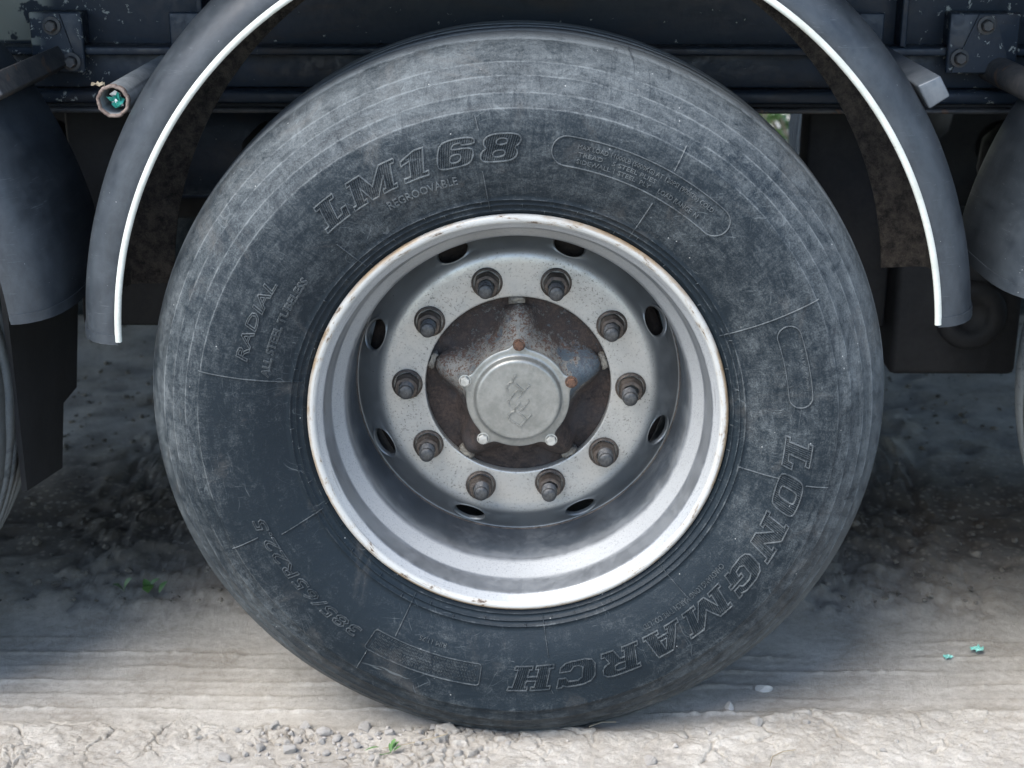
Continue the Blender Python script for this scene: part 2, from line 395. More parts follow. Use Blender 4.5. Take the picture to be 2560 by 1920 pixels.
class Ridges:
    def __init__(s): s.v = []; s.f = []; s.m = []
    def seg(s, a, b, w=.0016, h=.0012, mi=0):
        """a, b: (theta, r)"""
        rm = (a[1]+b[1])/2; L = math.hypot((b[0]-a[0])*rm, b[1]-a[1])
        n = max(1, int(L/.008))
        for i in range(n):
            p = [a[0]+(b[0]-a[0])*i/n, a[1]+(b[1]-a[1])*i/n]; q = [a[0]+(b[0]-a[0])*(i+1)/n, a[1]+(b[1]-a[1])*(i+1)/n]
            P, Q = tpt(*p), tpt(*q); nn = (tpt(p[0], p[1], .01)-P).normalized()
            d = (Q-P)
            if d.length < 1e-6: continue
            sd = d.cross(nn).normalized()*w/2; dd = d.normalized()*w*.25
            k = len(s.v)
            for X in (P-dd, Q+dd): s.v += [X+sd-nn*.0006, X+sd*.45+nn*h, X-sd*.45+nn*h, X-sd-nn*.0006]
            s.f += [(k, k+1, k+5, k+4), (k+1, k+2, k+6, k+5), (k+2, k+3, k+7, k+6), (k, k+1, k+2, k+3), (k+4, k+5, k+6, k+7)]; s.m += [mi]*5
    def poly(s, pts, closed=True, **kw):
        for i in range(len(pts)-(0 if closed else 1)): s.seg(pts[i], pts[(i+1) % len(pts)], **kw)
    def build(s, name, parent, label=None):
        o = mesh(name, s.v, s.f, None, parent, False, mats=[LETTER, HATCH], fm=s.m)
        if label: o['label'] = label
        return o

def chaikin(p, n=2):
    for _ in range(n):
        q = []
        for i in range(len(p)):
            a, b = p[i], p[(i+1) % len(p)]
            q += [(a[0]*.75+b[0]*.25, a[1]*.75+b[1]*.25), (a[0]*.25+b[0]*.75, a[1]*.25+b[1]*.75)]
        p = q
    return p
G = {
 'L': (.86, [[(0,0),(.84,0),(.84,.38),(.68,.38),(.66,.2),(.46,.18),(.46,.85),(.6,.85),(.6,1),(0,1),(0,.85),(.13,.85),(.13,.15),(0,.15)]]),
 'H': (1.12, [[(0,0),(.50,0),(.50,.14),(.42,.14),(.42,.42),(.68,.42),(.68,.14),(.60,.14),(.60,0),(1.1,0),(1.1,.14),(1,.14),(1,.86),(1.1,.86),(1.1,1),(.60,1),(.60,.86),(.68,.86),(.68,.6),(.42,.6),(.42,.86),(.50,.86),(.50,1),(0,1),(0,.86),(.1,.86),(.1,.14),(0,.14)]]),
 'N': (1.14, [[(0,0),(.47,0),(.47,.14),(.36,.14),(.36,.56),(.74,0),(1.03,0),(1.03,.86),(1.13,.86),(1.13,1),(.68,1),(.68,.86),(.79,.86),(.79,.46),(.42,1),(0,1),(0,.86),(.1,.86),(.1,.14),(0,.14)]]),
 'M': (1.42, [[(0,0),(.44,0),(.44,.14),(.35,.14),(.35,.6),(.6,0),(.8,0),(1.06,.6),(1.06,.14),(.97,.14),(.97,0),(1.4,0),(1.4,.14),(1.3,.14),(1.3,.86),(1.4,.86),(1.4,1),(.98,1),(.7,.42),(.42,1),(0,1),(0,.86),(.1,.86),(.1,.14),(0,.14)]]),
 'A': (1.16, [[(0,0),(.44,0),(.44,.14),(.36,.14),(.4,.27),(.7,.27),(.74,.14),(.66,.14),(.66,0),(1.14,0),(1.14,.14),(1.06,.14),(.8,1),(.36,1),(.09,.14),(0,.14)],[(.46,.43),(.65,.43),(.565,.8),(.545,.8)]]),
 'R': (1.12, [[(0,0),(.48,0),(.48,.14),(.42,.14),(.42,.38),(.55,.38),(.74,0),(1.1,0),(1.1,.16),(1,.16),(.87,.43),(1,.51),(1.05,.66),(1.03,.84),(.93,.96),(.78,1),(0,1),(0,.86),(.1,.86),(.1,.14),(0,.14)],[(.42,.56),(.62,.56),(.71,.62),(.71,.76),(.62,.83),(.42,.83)]]),
 'C': (1.04, [[(1,.36),(.99,.18),(.86,.03),(.7,0),(.3,0),(.1,.08),(0,.26),(0,.74),(.1,.92),(.3,1),(.72,1),(.86,.93),(.88,1),(1,1),(1,.62),(.8,.62),(.72,.78),(.46,.8),(.35,.7),(.35,.3),(.46,.2),(.62,.2),(.7,.36)]]),
 'G': (1.10, [[(.55,.53),(1.07,.53),(1.07,.4),(.98,.4),(.98,0),(.84,0),(.82,.08),(.68,0),(.3,0),(.1,.08),(0,.26),(0,.74),(.1,.92),(.3,1),(.72,1),(.86,.93),(.88,1),(1,1),(1,.66),(.8,.66),(.72,.78),(.46,.8),(.35,.7),(.35,.3),(.46,.2),(.64,.22),(.66,.4),(.55,.4)]]),
 'O': (1.06, [chaikin([(.16,0),(.86,0),(1.0,.16),(1.0,.84),(.86,1),(.16,1),(0,.84),(0,.16)],2), chaikin([(.40,.17),(.62,.17),(.68,.26),(.68,.74),(.62,.83),(.40,.83),(.34,.74),(.34,.26)],2)]),
 '1': (.84, [[(.05,0),(.76,0),(.76,.15),(.62,.15),(.62,1),(.38,1),(0,.78),(0,.62),(.24,.70),(.24,.15),(.05,.15)]]),
 '8': (1.04, [chaikin([(.18,0),(.8,0),(.98,.12),(1,.36),(.86,.5),(.98,.64),(.98,.86),(.8,1),(.2,1),(.03,.86),(.03,.64),(.14,.5),(0,.36),(.02,.12)],2), chaikin([(.34,.17),(.66,.17),(.66,.41),(.34,.41)],2), chaikin([(.36,.61),(.64,.61),(.64,.83),(.36,.83)],2)]),
 '6': (1.04, [chaikin([(.18,0),(.8,0),(.98,.12),(1,.5),(.84,.63),(.38,.63),(.38,.76),(.46,.83),(.62,.83),(.64,.74),(.98,.74),(.97,.88),(.8,1),(.22,1),(.03,.86),(.0,.14)],2), chaikin([(.36,.17),(.66,.17),(.66,.46),(.36,.46)],2)]),
}
def big_word(word, th0, th1, r0, r1, shear, parent, label):
    gap = .16; ws = [G[c][0] for c in word]; tot = sum(ws)+gap*(len(word)-1)+shear
    rm = (r0+r1)/2; rd = Ridges(); x = 0
    def mp(u, t): return (th0 + (th1-th0)*(u + shear*t)/tot, r0 + (r1-r0)*t)
    for c, wd in zip(word, ws):
        paths = G[c][1]
        for p in paths: rd.poly([mp(x+a, b) for a, b in p], w=.0024, h=.0024)
        sp = .0031/(abs(th1-th0)*rm)*tot
        u = sp*.6
        while u < wd:
            ys = []
            for p in paths:
                for i in range(len(p)):
                    (x0, y0), (x1, y1) = p[i], p[(i+1) % len(p)]
                    if (x0 <= u) != (x1 <= u): ys.append(y0+(y1-y0)*(u-x0)/(x1-x0))
            ys.sort()
            for i in range(0, len(ys)-1, 2):
                if ys[i+1]-ys[i] > .06: rd.seg(mp(x+u, ys[i]+.02), mp(x+u, ys[i+1]-.02), w=.0015, h=.0014, mi=1)
            u += sp
        x += wd+gap
    return rd.build('raised_lettering', parent, label)

def font_mesh(s):
    cu = bpy.data.curves.new('text', 'FONT'); cu.body = s; cu.size = 1; cu.resolution_u = 2
    o = bpy.data.objects.new('text', cu); col.objects.link(o)
    dg = bpy.context.evaluated_depsgraph_get(); dg.update()
    me = bpy.data.meshes.new_from_object(o.evaluated_get(dg))
    bm = bmesh.new(); bm.from_mesh(me); bmesh.ops.remove_doubles(bm, verts=bm.verts, dist=1e-4)
    bm.verts.index_update()
    v = [(p.co.x, p.co.y) for p in bm.verts]; f = [[q.index for q in p.verts] for p in bm.faces]
    e = [(q.verts[0].index, q.verts[1].index) for q in bm.edges if len(q.link_faces) == 1]
    bm.free(); bpy.data.objects.remove(o); bpy.data.curves.remove(cu); bpy.data.meshes.remove(me)
    return v, f, e
def small_word(s, th0, th1, r0, r1, parent, label, outline=False, shear=0., h=.0017, w=.0016):
    v, f, e = font_mesh(s)
    x0 = min(a for a, b in v); x1 = max(a for a, b in v)+shear*.7; cap = .70
    mp = lambda a, b: (th0+(th1-th0)*(a+shear*b-x0)/(x1-x0), r0+(r1-r0)*b/cap)
    if outline:
        rd = Ridges()
        for i, j in e: rd.seg(mp(*v[i]), mp(*v[j]), w=w, h=h)
        return rd.build('raised_lettering', parent, label)
    top = [tpt(*mp(a, b), h) for a, b in v]; bot = [tpt(*mp(a, b), -.0006) for a, b in v]; n = len(v)
    ff = [tuple(q) for q in f] + [(i, j, n+j, n+i) for i, j in e]
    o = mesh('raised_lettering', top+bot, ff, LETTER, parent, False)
    if label: o['label'] = label
    return o

def hexagon(r, n=6, ph=0): return [(r*math.cos(2*PI*i/n+ph), r*math.sin(2*PI*i/n+ph)) for i in range(n)]

def make_wheel():
    wh = empty('wheel', (0, 0, ZC), trailer)
    ty = lathe('tyre', prof_t, 420, TYRE, wh, dy=tread_wave)
    for v in ty.data.vertices:                    # flattened and bulging where it carries the load
        x, y, z = v.co; r = math.hypot(x, z)
        if z < -.2: v.co = (x, y + bulge(math.atan2(z, x), r)*(-1 if y < .162 else 1), max(z, -.5205))
    # --- lettering and mould marks
    D = R
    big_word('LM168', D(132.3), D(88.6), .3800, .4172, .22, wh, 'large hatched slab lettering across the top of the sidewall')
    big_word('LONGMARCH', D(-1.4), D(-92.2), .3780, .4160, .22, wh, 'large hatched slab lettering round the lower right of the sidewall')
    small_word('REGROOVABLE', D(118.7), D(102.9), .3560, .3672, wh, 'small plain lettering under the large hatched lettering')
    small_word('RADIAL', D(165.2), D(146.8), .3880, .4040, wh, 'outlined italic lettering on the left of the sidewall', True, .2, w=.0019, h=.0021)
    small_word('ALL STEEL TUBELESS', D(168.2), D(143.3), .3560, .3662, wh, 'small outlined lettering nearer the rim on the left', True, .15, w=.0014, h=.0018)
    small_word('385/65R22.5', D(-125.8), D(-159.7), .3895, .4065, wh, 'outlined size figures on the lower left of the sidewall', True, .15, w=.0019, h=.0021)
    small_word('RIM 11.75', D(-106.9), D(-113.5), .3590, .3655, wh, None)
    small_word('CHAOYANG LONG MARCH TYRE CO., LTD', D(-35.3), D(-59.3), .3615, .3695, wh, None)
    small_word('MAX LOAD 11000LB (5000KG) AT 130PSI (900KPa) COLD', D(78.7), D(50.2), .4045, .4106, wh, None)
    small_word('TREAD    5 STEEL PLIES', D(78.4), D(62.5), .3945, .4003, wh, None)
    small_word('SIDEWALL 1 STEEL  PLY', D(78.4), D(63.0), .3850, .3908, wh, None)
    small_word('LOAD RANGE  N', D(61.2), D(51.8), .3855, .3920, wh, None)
    def pill(t0, t1, r0, r1, sq=.5):
        rm = (r0+r1)/2; hr = (r1-r0)*sq; dt = hr/rm; s = 1 if t1 > t0 else -1; pts = []
        def arc(tc, rc, a0, a1):
            for i in range(9):
                a = a0+(a1-a0)*i/8; pts.append((tc+s*hr*math.cos(a)/rm, rc+hr*math.sin(a)))
        arc(t1-s*dt, r0+hr, -PI/2, 0); arc(t1-s*dt, r1-hr, 0, PI/2); arc(t0+s*dt, r1-hr, PI/2, PI); arc(t0+s*dt, r0+hr, PI, 1.5*PI)
        fr = Ridges(); fr.poly(pts, w=.0018, h=.0019); fr.build('label_frame', wh)
    pill(D(83.5), D(45.6), .3785, .4188); pill(D(22.4), D(4.8), .3815, .4138); pill(D(-123.3), D(-98.0), .3780, .4120, .14)
    fl = Ridges()
    for a, spans in ((97, ((.308, .367), (.424, .443))), (60.5, ((.310, .3693), (.422, .457))), (24.5, ((.31, .452),)), (-11.6, ((.323, .3775), (.418, .45))), (-47, ((.31, .36),)), (-83, ((.31, .367), (.388, .3765), (.418, .424))),
                     (-119, ((.31, .374),)), (-122.4, ((.415, .45),)), (-154.5, ((.3137, .3770),)), (-155.8, ((.41, .453),)), (169, ((.31, .452),)), (132.5, ((.31, .36),))):
        for r0, r1 in spans: fl.seg((D(a), r0), (D(a+.3), r1), w=.0017, h=.0017)
    rng = random.Random(4)
    for k in range(44):                           # little vent pips on the bead rings
        a = D(k*8.2+rng.uniform(-2, 2)); r0 = rng.choice((.3068, .3155, .3228)); fl.seg((a, r0+.0002), (a, r0-.0035), w=.0010, h=.0018)
    fl.build('mould_flash', wh)['kind'] = 'stuff'
    tx = Ridges(); rng = random.Random(9)         # tiny illegible moulded text rows in the lower frame and in the right pill
    def ticks(t0, t1, rows):
        for r0 in rows:
            a = t0
            while a < t1:
                if rng.random() < .86:
                    hh = .0030; b = a+rng.uniform(.002, .0034)
                    tx.seg((a, r0), (a, r0+hh), w=.0007, h=.0009)
                    if rng.random() < .8: tx.seg((a, r0+rng.choice((0, hh/2, hh))), (b, r0+rng.choice((0, hh/2, hh))), w=.0007, h=.0009)
                a += .0058
    ticks(D(-122.3), D(-99.0), [.3805+.0048*i for i in range(6)])
    ticks(D(8.5), D(17), [.4065])
    o = tx.build('small_print', wh); o['kind'] = 'stuff'

    # --- rim
    rim = [(.2870, .026), (.2930, .0195), (.2965, .0150), (.2992, .0105), (.3005, .0062), (.2998, .0028), (.2978, .0006), (.2952, -.0004), (.2925, -.0002), (.2902, .0008),
           (.2885, .0026), (.2868, .0054), (.2822, .0100), (.2792, .0135), (.2780, .0155), (.2772, .0185), (.2762, .0240), (.2746, .0340), (.2730, .0420), (.2718, .0450), (.2700, .0485),
           (.2630, .0600), (.2565, .0705), (.2532, .0760), (.2520, .0785), (.2512, .0830), (.2501, .0960), (.2490, .1100), (.2484, .1150), (.2480, .1300), (.2478, .1500), (.2476, .1720), (.2476, .3000), (.2600, .3100), (.296, .318)]
    lathe('rim', rim, 300, RIM, wh)
    # --- disc with eight hand holes
    SEG = 240; nper = SEG//8
    inner = [(.1405, .168), (.1405, .1545), (.1412, .1533), (.143, .153), (.150, .153), (.165, .153), (.180, .1530), (.192, .1531), (.200, .1537), (.206, .1553), (.2110, .1582)]
    cone_r0, cone_y0, cone_r1, cone_y1 = .2110, .1582, .2440, .1795
    v, f = lathe_vf(inner, SEG); 
    ang0 = R(25.5)-PI/8
    rot = lambda p: (p[0]*math.cos(ang0)-p[2]*math.sin(ang0), p[1], p[0]*math.sin(ang0)+p[2]*math.cos(ang0))
    v = [rot(p) for p in v]
    parts = [(v, f)]
    outer = [(.2440, .1795), (.2462, .1805), (.2468, .1790), (.2474, .1760)]
    v, f = lathe_vf(outer, SEG); parts.append(([rot(p) for p in v], f))
    for k in range(8):
        per = []                                   # perimeter of one cone sector (angle offset, t)
        nr = 10
        per += [(-PI/8+PI/4*i/nper, 0) for i in range(nper)] + [(PI/8, i/nr) for i in range(nr)]
        per += [(PI/8-PI/4*i/nper, 1) for i in range(nper)] + [(-PI/8, 1-i/nr) for i in range(nr)]
        vv = []; ff = []; n = len(per); rm = .2290; slant = math.hypot(cone_r1-cone_r0, cone_y1-cone_y0)
        def P(da, t, dep=0.):
            r = cone_r0+(cone_r1-cone_r0)*t; y = cone_y0+(cone_y1-cone_y0)*t
            nr_, ny_ = (cone_y1-cone_y0)/slant, -(cone_r1-cone_r0)/slant
            r -= nr_*dep; y -= ny_*dep
            a = R(25.5+45*k)+da; return (r*math.cos(a), y, r*math.sin(a))
        tc = .54; A = .0255; B = .0175
        loops = []
        hole = []
        for (da, t) in per:
            a = math.atan2((t-tc)*slant/B, da*rm/A); hole.append((A*math.cos(a)/rm, tc+B*math.sin(a)/slant, a))
        for s in (0, .35, .65, .86):
            loops.append([P(p[0]+(h[0]-p[0])*s, p[1]+(h[1]-p[1])*s) for p, h in zip(per, hole)])
        loops.append([P(h[0]*1.06, tc+(h[1]-tc)*1.06, -.0012) for h in hole])
        loops.append([P(h[0], h[1], -.0010) for h in hole])
        loops.append([P(h[0]*.95, tc+(h[1]-tc)*.95, .002) for h in hole])
        loops.append([P(h[0]*.94, tc+(h[1]-tc)*.94, .006) for h in hole])
        for L in loops: vv += L
        for q in range(len(loops)-1):
            for i in range(n): ff.append((q*n+i, q*n+(i+1) % n, (q+1)*n+(i+1) % n, (q+1)*n+i))
        parts.append((vv, ff))
    v, f = merge(parts)
    o = mesh('wheel_disc', v, f, DISC, wh)
    bm = bmesh.new(); bm.from_mesh(o.data); bmesh.ops.remove_doubles(bm, verts=bm.verts, dist=2e-5); bmesh.ops.recalc_face_normals(bm, faces=bm.faces); bm.to_mesh(o.data); bm.free()
    # weld bead
    wv = [(.2478+.0016*math.cos(b), .1768+.0016*math.sin(b)) for b in (0, 1.2, 2.4, 3.6, 4.8, 6.28)]
    lathe('weld_bead', wv, 200, NUT, wh, rad=lambda r, y, a: r+.0004*math.sin(a*97))
    # --- nuts and studs
    nv, nf = lathe_vf([(.0232, .1535), (.0235, .1505), (.0228, .1475), (.0205, .1462)], 28)
    hx = []; hf = []
    for (rr, yy) in ((.0192, .1475), (.0190, .1330), (.0172, .1295), (.0128, .1285)):
        hx += [(x, yy, z) for x, z in [(rr*min(1., .925/max(abs(math.cos(((i*15) % 60-30)*PI/180)), .1)) * math.cos(R(i*15)), rr*min(1., .925/max(abs(math.cos(((i*15) % 60-30)*PI/180)), .1))*math.sin(R(i*15))) for i in range(24)]]
    for q in range(3):
        for i in range(24): hf.append((q*24+i, q*24+(i+1) % 24, (q+1)*24+(i+1) % 24, (q+1)*24+i))
    nvf = merge([(nv, nf), (hx, hf)])
    sp = [(.0118, .1300)]
    y = .1290
    while y > .1120: sp += [(.0118, y), (.0107, y-.0009)]; y -= .0018
    sp += [(.0112, .1105), (.0108, .1080), (.0090, .1064), (.0050, .1056), (.0002, .1054)]
    svf = lathe_vf(sp, 24)
    n0 = s0 = None; th0 = 1.2316; rng = random.Random(2)
    for k in range(10):
        a = th0+k*PI/5; px, pz = .1675*math.cos(a), .1675*math.sin(a)
        if n0 is None:
            n0 = sharp(mesh('wheel_nut', *nvf, NUT, wh), 40); s0 = sharp(mesh('wheel_stud', *svf, STUD, wh), 50); n, s = n0, s0
        else:
            n = n0.copy(); col.objects.link(n); s = s0.copy(); col.objects.link(s); n.parent = s.parent = wh
        n.location = (px, rng.uniform(-.0008, .0008), pz); n.rotation_euler = (rng.uniform(-.03, .03), rng.uniform(0, 1), 0)
        s.location = (px, rng.uniform(-.002, .002), pz)
    # --- hub: flange floor and five-lobed body
    def lobes(a): return (.5+.5*math.cos(5*(a-R(90))))**2.4
    hv = []; hf = []; S = 180
    prof = [(0.0, .1000), (.2, .1005), (.45, .1060), (.7, .1180), (.86, .1340), (1, .1560), (1.02, .1660), (1.30, .1690)]
    rows = [(.060, .1040), (.0735, .1045), (.0750, .1065), (.0780, .1120), (.0805, .1220), (.0845, .1340), (.0900, .1470), (.0980, .1580), (.108, .1660), (.121, .1690), (.138, .1690), (.150, .1690), (.150, .2), (.20, .2)]
    for i in range(S):
        a = 2*PI*i/S; L = lobes(a)
        for j, (r, yy) in enumerate(rows):
            k = max(0., 1-abs(yy-.137)/.034) if j < 10 else 0
            amp = (.0, .004, .006, .010, .018, .027, .033, .032, .022, .005)[j] if j < 10 else 0
            r2 = r + amp*L
            hv.append((r2*math.cos(a), yy + (-.009*L if 5 <= j <= 8 else 0) + (.004*(1-L) if 3 <= j <= 7 else 0), r2*math.sin(a)))
    nrow = len(rows)
    for i in range(S):
        k = (i+1) % S
        for j in range(nrow-1): hf.append((i*nrow+j, i*nrow+j+1, k*nrow+j+1, k*nrow+j))
    mesh('hub', hv, hf, HUB, wh)
    lg = None; rng = random.Random(6)
    for k, a in enumerate((91, 163, 17, 234, 306)):
        bm = bmesh.new(); bmesh.ops.create_cube(bm, size=1)
        bmesh.ops.subdivide_edges(bm, edges=list(bm.edges), cuts=4, use_grid_fill=True)
        for vv in bm.verts:
            p = vv.co; q = Vector((p.x*.0085, p.y*.017, p.z*.024))*(1-.25*max(0, p.length-.6)); 
            q += Vector((rng.uniform(-1, 1), rng.uniform(-1, 1), rng.uniform(-1, 1)))*.0015; vv.co = q
        me = bpy.data.meshes.new('centring_lug'); bm.to_mesh(me); bm.free(); me.materials.append(LUG)
        for p in me.polygons: p.use_smooth = True
        lg = bpy.data.objects.new('centring_lug', me); col.objects.link(lg); lg.parent = wh
        lg.location = (.1345*math.cos(R(a)), .162, .1345*math.sin(R(a))); lg.rotation_euler = (0, -R(a), 0)
    # --- pressed hub cap with five ears
    cv = []; cf = []; S = 200
    def rout(a):
        d = min(abs(((a-R(18+72*k)+PI) % (2*PI))-PI) for k in range(5))
        return max(.0770, .0770+.0125*math.exp(-(d/.115)**2))
    crow = [('e', 1.0, .1045), ('e', 1.0, .1012), ('e', .985, .1000), ('e', .95, .0997), ('c', .0700, .0995), ('c', .0665, .0990), ('c', .0650, .0972), ('c', .0638, .0930), ('c', .0622, .0902), ('c', .0600, .0888), ('c', .0585, .0884), ('c', .0560, .0887), ('c', .050, .0882), ('c', .030, .0878), ('c', .010, .0876), ('c', .0003, .0876)]
    for i in range(S):
        a = 2*PI*i/S
        for kind, q, yy in crow:
            r = rout(a)*q if kind == 'e' else q; cv.append((r*math.cos(a), yy, r*math.sin(a)))
    nrow = len(crow)
    for i in range(S):
        k = (i+1) % S
        for j in range(nrow-1): cf.append((i*nrow+j, i*nrow+j+1, k*nrow+j+1, k*nrow+j))
    sharp(mesh('hub_cap', cv, cf, CAP, wh), 50)
    # embossed emblem on the cap
    em = [[(512,325),(470,372),(440,420),(432,478),(372,495),(318,548),(308,615),(328,665)], [(798,538),(740,600),(682,662),(652,700),(600,672),(540,665),(470,710),(420,780),(352,868),(345,930),(365,985)], [(620,745),(570,800)], [(768,845),(776,900),(720,975),(660,1050),(620,1078),(578,1070)],
          [(600,922),(500,1030),(480,1062),(484,1108),(400,1140),(355,1200),(350,1260),(392,1312),(500,1372),(605,1440)], [(842,1178),(735,1292),(612,1438)], [(505,520),(575,585),(660,650)], [(560,1140),(640,1200),(725,1275)]]
    em = [[(a+24, b+20) for a, b in l] for l in em]
    ev = []; ef = []
    def cp(u, vv):          # crop pixel to cap plane
        return ((1230+u/8.73-1296)/1690., (1003.-(900+vv/8.73))/1690./.945)
    for line in em:
        for (a, b) in zip(line, line[1:]):
            p, q = cp(*a), cp(*b); dx, dz = q[0]-p[0], q[1]-p[1]; L = math.hypot(dx, dz); nx, nz = -dz/L*.0019, dx/L*.0019
            dx, dz = dx/L*.0007, dz/L*.0007; k = len(ev)
            for (X, Z) in ((p[0]-dx, p[1]-dz), (q[0]+dx, q[1]+dz)):
                ev += [(X+nx, .0882, Z+nz), (X+nx*.45, 0.0862, Z+nz*.45), (X-nx*.45, 0.0862, Z-nz*.45), (X-nx, .0882, Z-nz)]
            ef += [(k, k+1, k+5, k+4), (k+1, k+2, k+6, k+5), (k+2, k+3, k+7, k+6), (k, k+1, k+2, k+3), (k+4, k+5, k+6, k+7)]
    mesh('embossed_emblem', ev, ef, CAP, wh, False)
    # cap bolts
    bv, bf = lathe_vf([(.0092, .0998), (.0092, .0982), (.0078, .0980)], 20)
    hx = []
    for rr, yy in ((.0078, .0985), (.0077, .0935), (.0066, .0922), (.0002, .0920)): hx += [(x, yy, z) for x, z in hexagon(rr)]
    hf = [(q*6+i, q*6+(i+1) % 6, (q+1)*6+(i+1) % 6, (q+1)*6+i) for q in range(3) for i in range(6)]
    vf = merge([(bv, bf), (hx, hf)])
    b0 = sharp(mesh('cap_bolt', *vf, BOLT, wh), 30); r0 = sharp(mesh('cap_bolt', *vf, RBOLT, wh), 30)
    r0['label'] = 'rust brown bolt head'
    rr = r0.copy(); col.objects.link(rr); rr.parent = wh
    bb = [b0]
    for _ in range(2): c = b0.copy(); col.objects.link(c); c.parent = wh; bb.append(c)
    for o, a in zip([r0, rr] + bb, (89, 18, 161, 231, 307)):
        o.location = (.0828*math.cos(R(a)), 0, .0828*math.sin(R(a))); o.rotation_euler = (0, a*.7, 0)
    lathe('brake_drum', [(.10, .205), (.150, .203), (.224, .200), (.233, .206), (.235, .30), (.19, .31), (.10, .312)], 96, DRUM, wh)
    return wh

wheel = make_wheel()
wheel['label'] = 'big middle wheel with worn grey tyre, silver dished rim and rusty hub'
def children(o): return [c for c in bpy.data.objects if c.parent == o]
def dup(o, parent, loc, rot=None):
    c = o.copy(); col.objects.link(c); c.parent = parent; c.location = loc
    if rot: c.rotation_euler = rot
    for ch in children(o):
        d = ch.copy(); col.objects.link(d); d.parent = c
    return c
tmp = lathe('tyre', [(r-.003 if abs(r-.5338) < 1e-6 else r, y) for r, y in prof_t], 300, TYRE, None, dy=tread_wave); grooved = tmp.data; bpy.data.objects.remove(tmp)
for x, a in ((-1.300, 1.1), (1.320, 2.3)):
    c = dup(wheel, trailer, (x, .004, ZC), (0, a, 0))
    [o for o in children(c) if o.name.startswith('tyre')][0].data = grooved
    c['label'] = 'tyre edge at the left border of the photo' if x < 0 else 'tyre edge at the right border of the photo'
# far-side wheels (only their inner faces show)
tyre_me = grooved
for x in (-1.292, 0, 1.308):
    fw = empty('wheel', (x, 2.52, ZC), trailer, (0, .4, PI)); fw['label'] = 'far side wheel in the dark behind'
    t = bpy.data.objects.new('tyre', tyre_me); col.objects.link(t); t.parent = fw
    lathe('brake_drum', [(.0, .19), (.19, .20), (.206, .23), (.245, .25), (.25, .310), (.2915, .314)], 48, BLACK, fw)

# ---------------------------------------------------------------- mudguards
def arc_shell(prof, a0, a1, n, closed=True):
    v = []; f = []; m = len(prof)
    for i in range(n+1):
        a = a0+(a1-a0)*i/n; c, s = math.cos(a), math.sin(a)
        for r, y in prof: v.append((r*c, y, r*s))
    for i in range(n):
        for j in range(m if closed else m-1):
            k = (j+1) % m; f.append((i*m+j, i*m+k, (i+1)*m+k, (i+1)*m+j))
    f += [tuple(range(m)), tuple(range(n*m, n*m+m))]
    return v, f
gprof = [(.5700, .0030), (.5760, .0000), (.5850, .0005), (.5980, .0045), (.6110, .0135), (.6220, .0280), (.6300, .0480), (.6355, .0750), (.6385, .1050), (.6395, .1500), (.6400, .2400), (.6385, .2800), (.6320, .3020), (.6150, .3100), (.5600, .3130),
         (.5600, .3090), (.6130, .3050), (.6270, .2980), (.6335, .2780), (.6355, .2400), (.6350, .1500), (.6340, .1050), (.6310, .0760), (.6255, .0510), (.6180, .0325), (.6080, .0190), (.5965, .0105), (.5840, .0065), (.5740, .0065)]
wprof = [(.5690, .0060), (.5676, .0010), (.5684, -.0022), (.5710, -.0034), (.5748, -.0028), (.5768, -.0008), (.5760, .0000), (.5720, .0012)]
def make_guard():
    gv, gf = arc_shell(gprof, R(4.0), R(178.9), 130)
    g = mesh('mudguard', gv, gf, None, trailer, mats=[PLASTIC, CAKED], fm=[1 if i < 130*len(gprof) and 13 <= i % len(gprof) <= 25 else 0 for i in range(len(gf))])
    g.location = (.013, 0, ZC+.106); sharp(g, 45)
    w = mesh('white_edging', *arc_shell(wprof, R(3.95), R(178.9), 130), WHITE, g)
    sharp(w, 60)
    lp = [(r-.0015 if j > 14 else r+.0015, y) for j, (r, y) in enumerate(gprof[3:13])]
    # thickened hem at both ends
    hem = [(r*1.0, y) for r, y in [(.5725, -.0012), (.585, -.0015), (.598, .0025), (.612, .012), (.624, .027), (.632, .047), (.6378, .075), (.6408, .105), (.6420, .24), (.6400, .24), (.637, .11), (.632, .07), (.622, .035), (.606, .015), (.585, .004), (.5725, .004)]]
    for a0, a1 in ((3.6, 4.9), (177.9, 179.3)):
        h = mesh('hem', *arc_shell(hem, R(a0), R(a1), 3), PLASTIC, g); sharp(h, 45)
    return g
guard = make_guard(); guard['label'] = 'black mudguard arching over the middle wheel'
for x, lab in ((-1.292, 'rear part of a black mudguard at the left border'), (1.308, 'front part of a black mudguard at the right border')):
    c = dup(guard, trailer, (x+(.013 if x < 0 else .001), 0, ZC+.106), (0, 0 if x < 0 else R(6.3), 0)); c['label'] = lab
    if x < 0:
        for o in children(c):
            if o.name.startswith('white'): bpy.data.objects.remove(o)

# ---------------------------------------------------------------- chassis
def beam(name, y0, y1, z0, z1, mat=NAVY, parent=trailer, x0=-3.6, x1=3.6, bw=.003):
    return box(name, x0, x1, y0, y1, ZC+z0, ZC+z1, mat, parent, bw)
rail = beam('frame_rail', .45, .462, .466, .775)
beam('flange', .400, .4495, .463, .4755, parent=rail)
beam('lower_web', .432, .4495, .408, .4615, parent=rail)
beam('lower_rail', .405, .47, .386, .4065, parent=rail, bw=.006)
beam('rail_lip', .400, .47, .372, .3795, mat=STRUT, parent=rail)
beam('rail_seam', .416, .47, .3805, .385, mat=BLACK, parent=rail, bw=0)
for x in (-.50, .60, 1.06, -1.1):
    box('stiffener', x-.005, x+.005, .404, .4495, ZC+.4765, ZC+.70, NAVY, rail, .002)
far = beam('frame_rail', 2.06, 2.075, .38, .775, mat=BLACK)
beam('flange', 2.076, 2.12, .38, .392, mat=BLACK, parent=far)
beam('deck', -.02, 2.55, .80, .87, mat=NAVY, bw=.004)
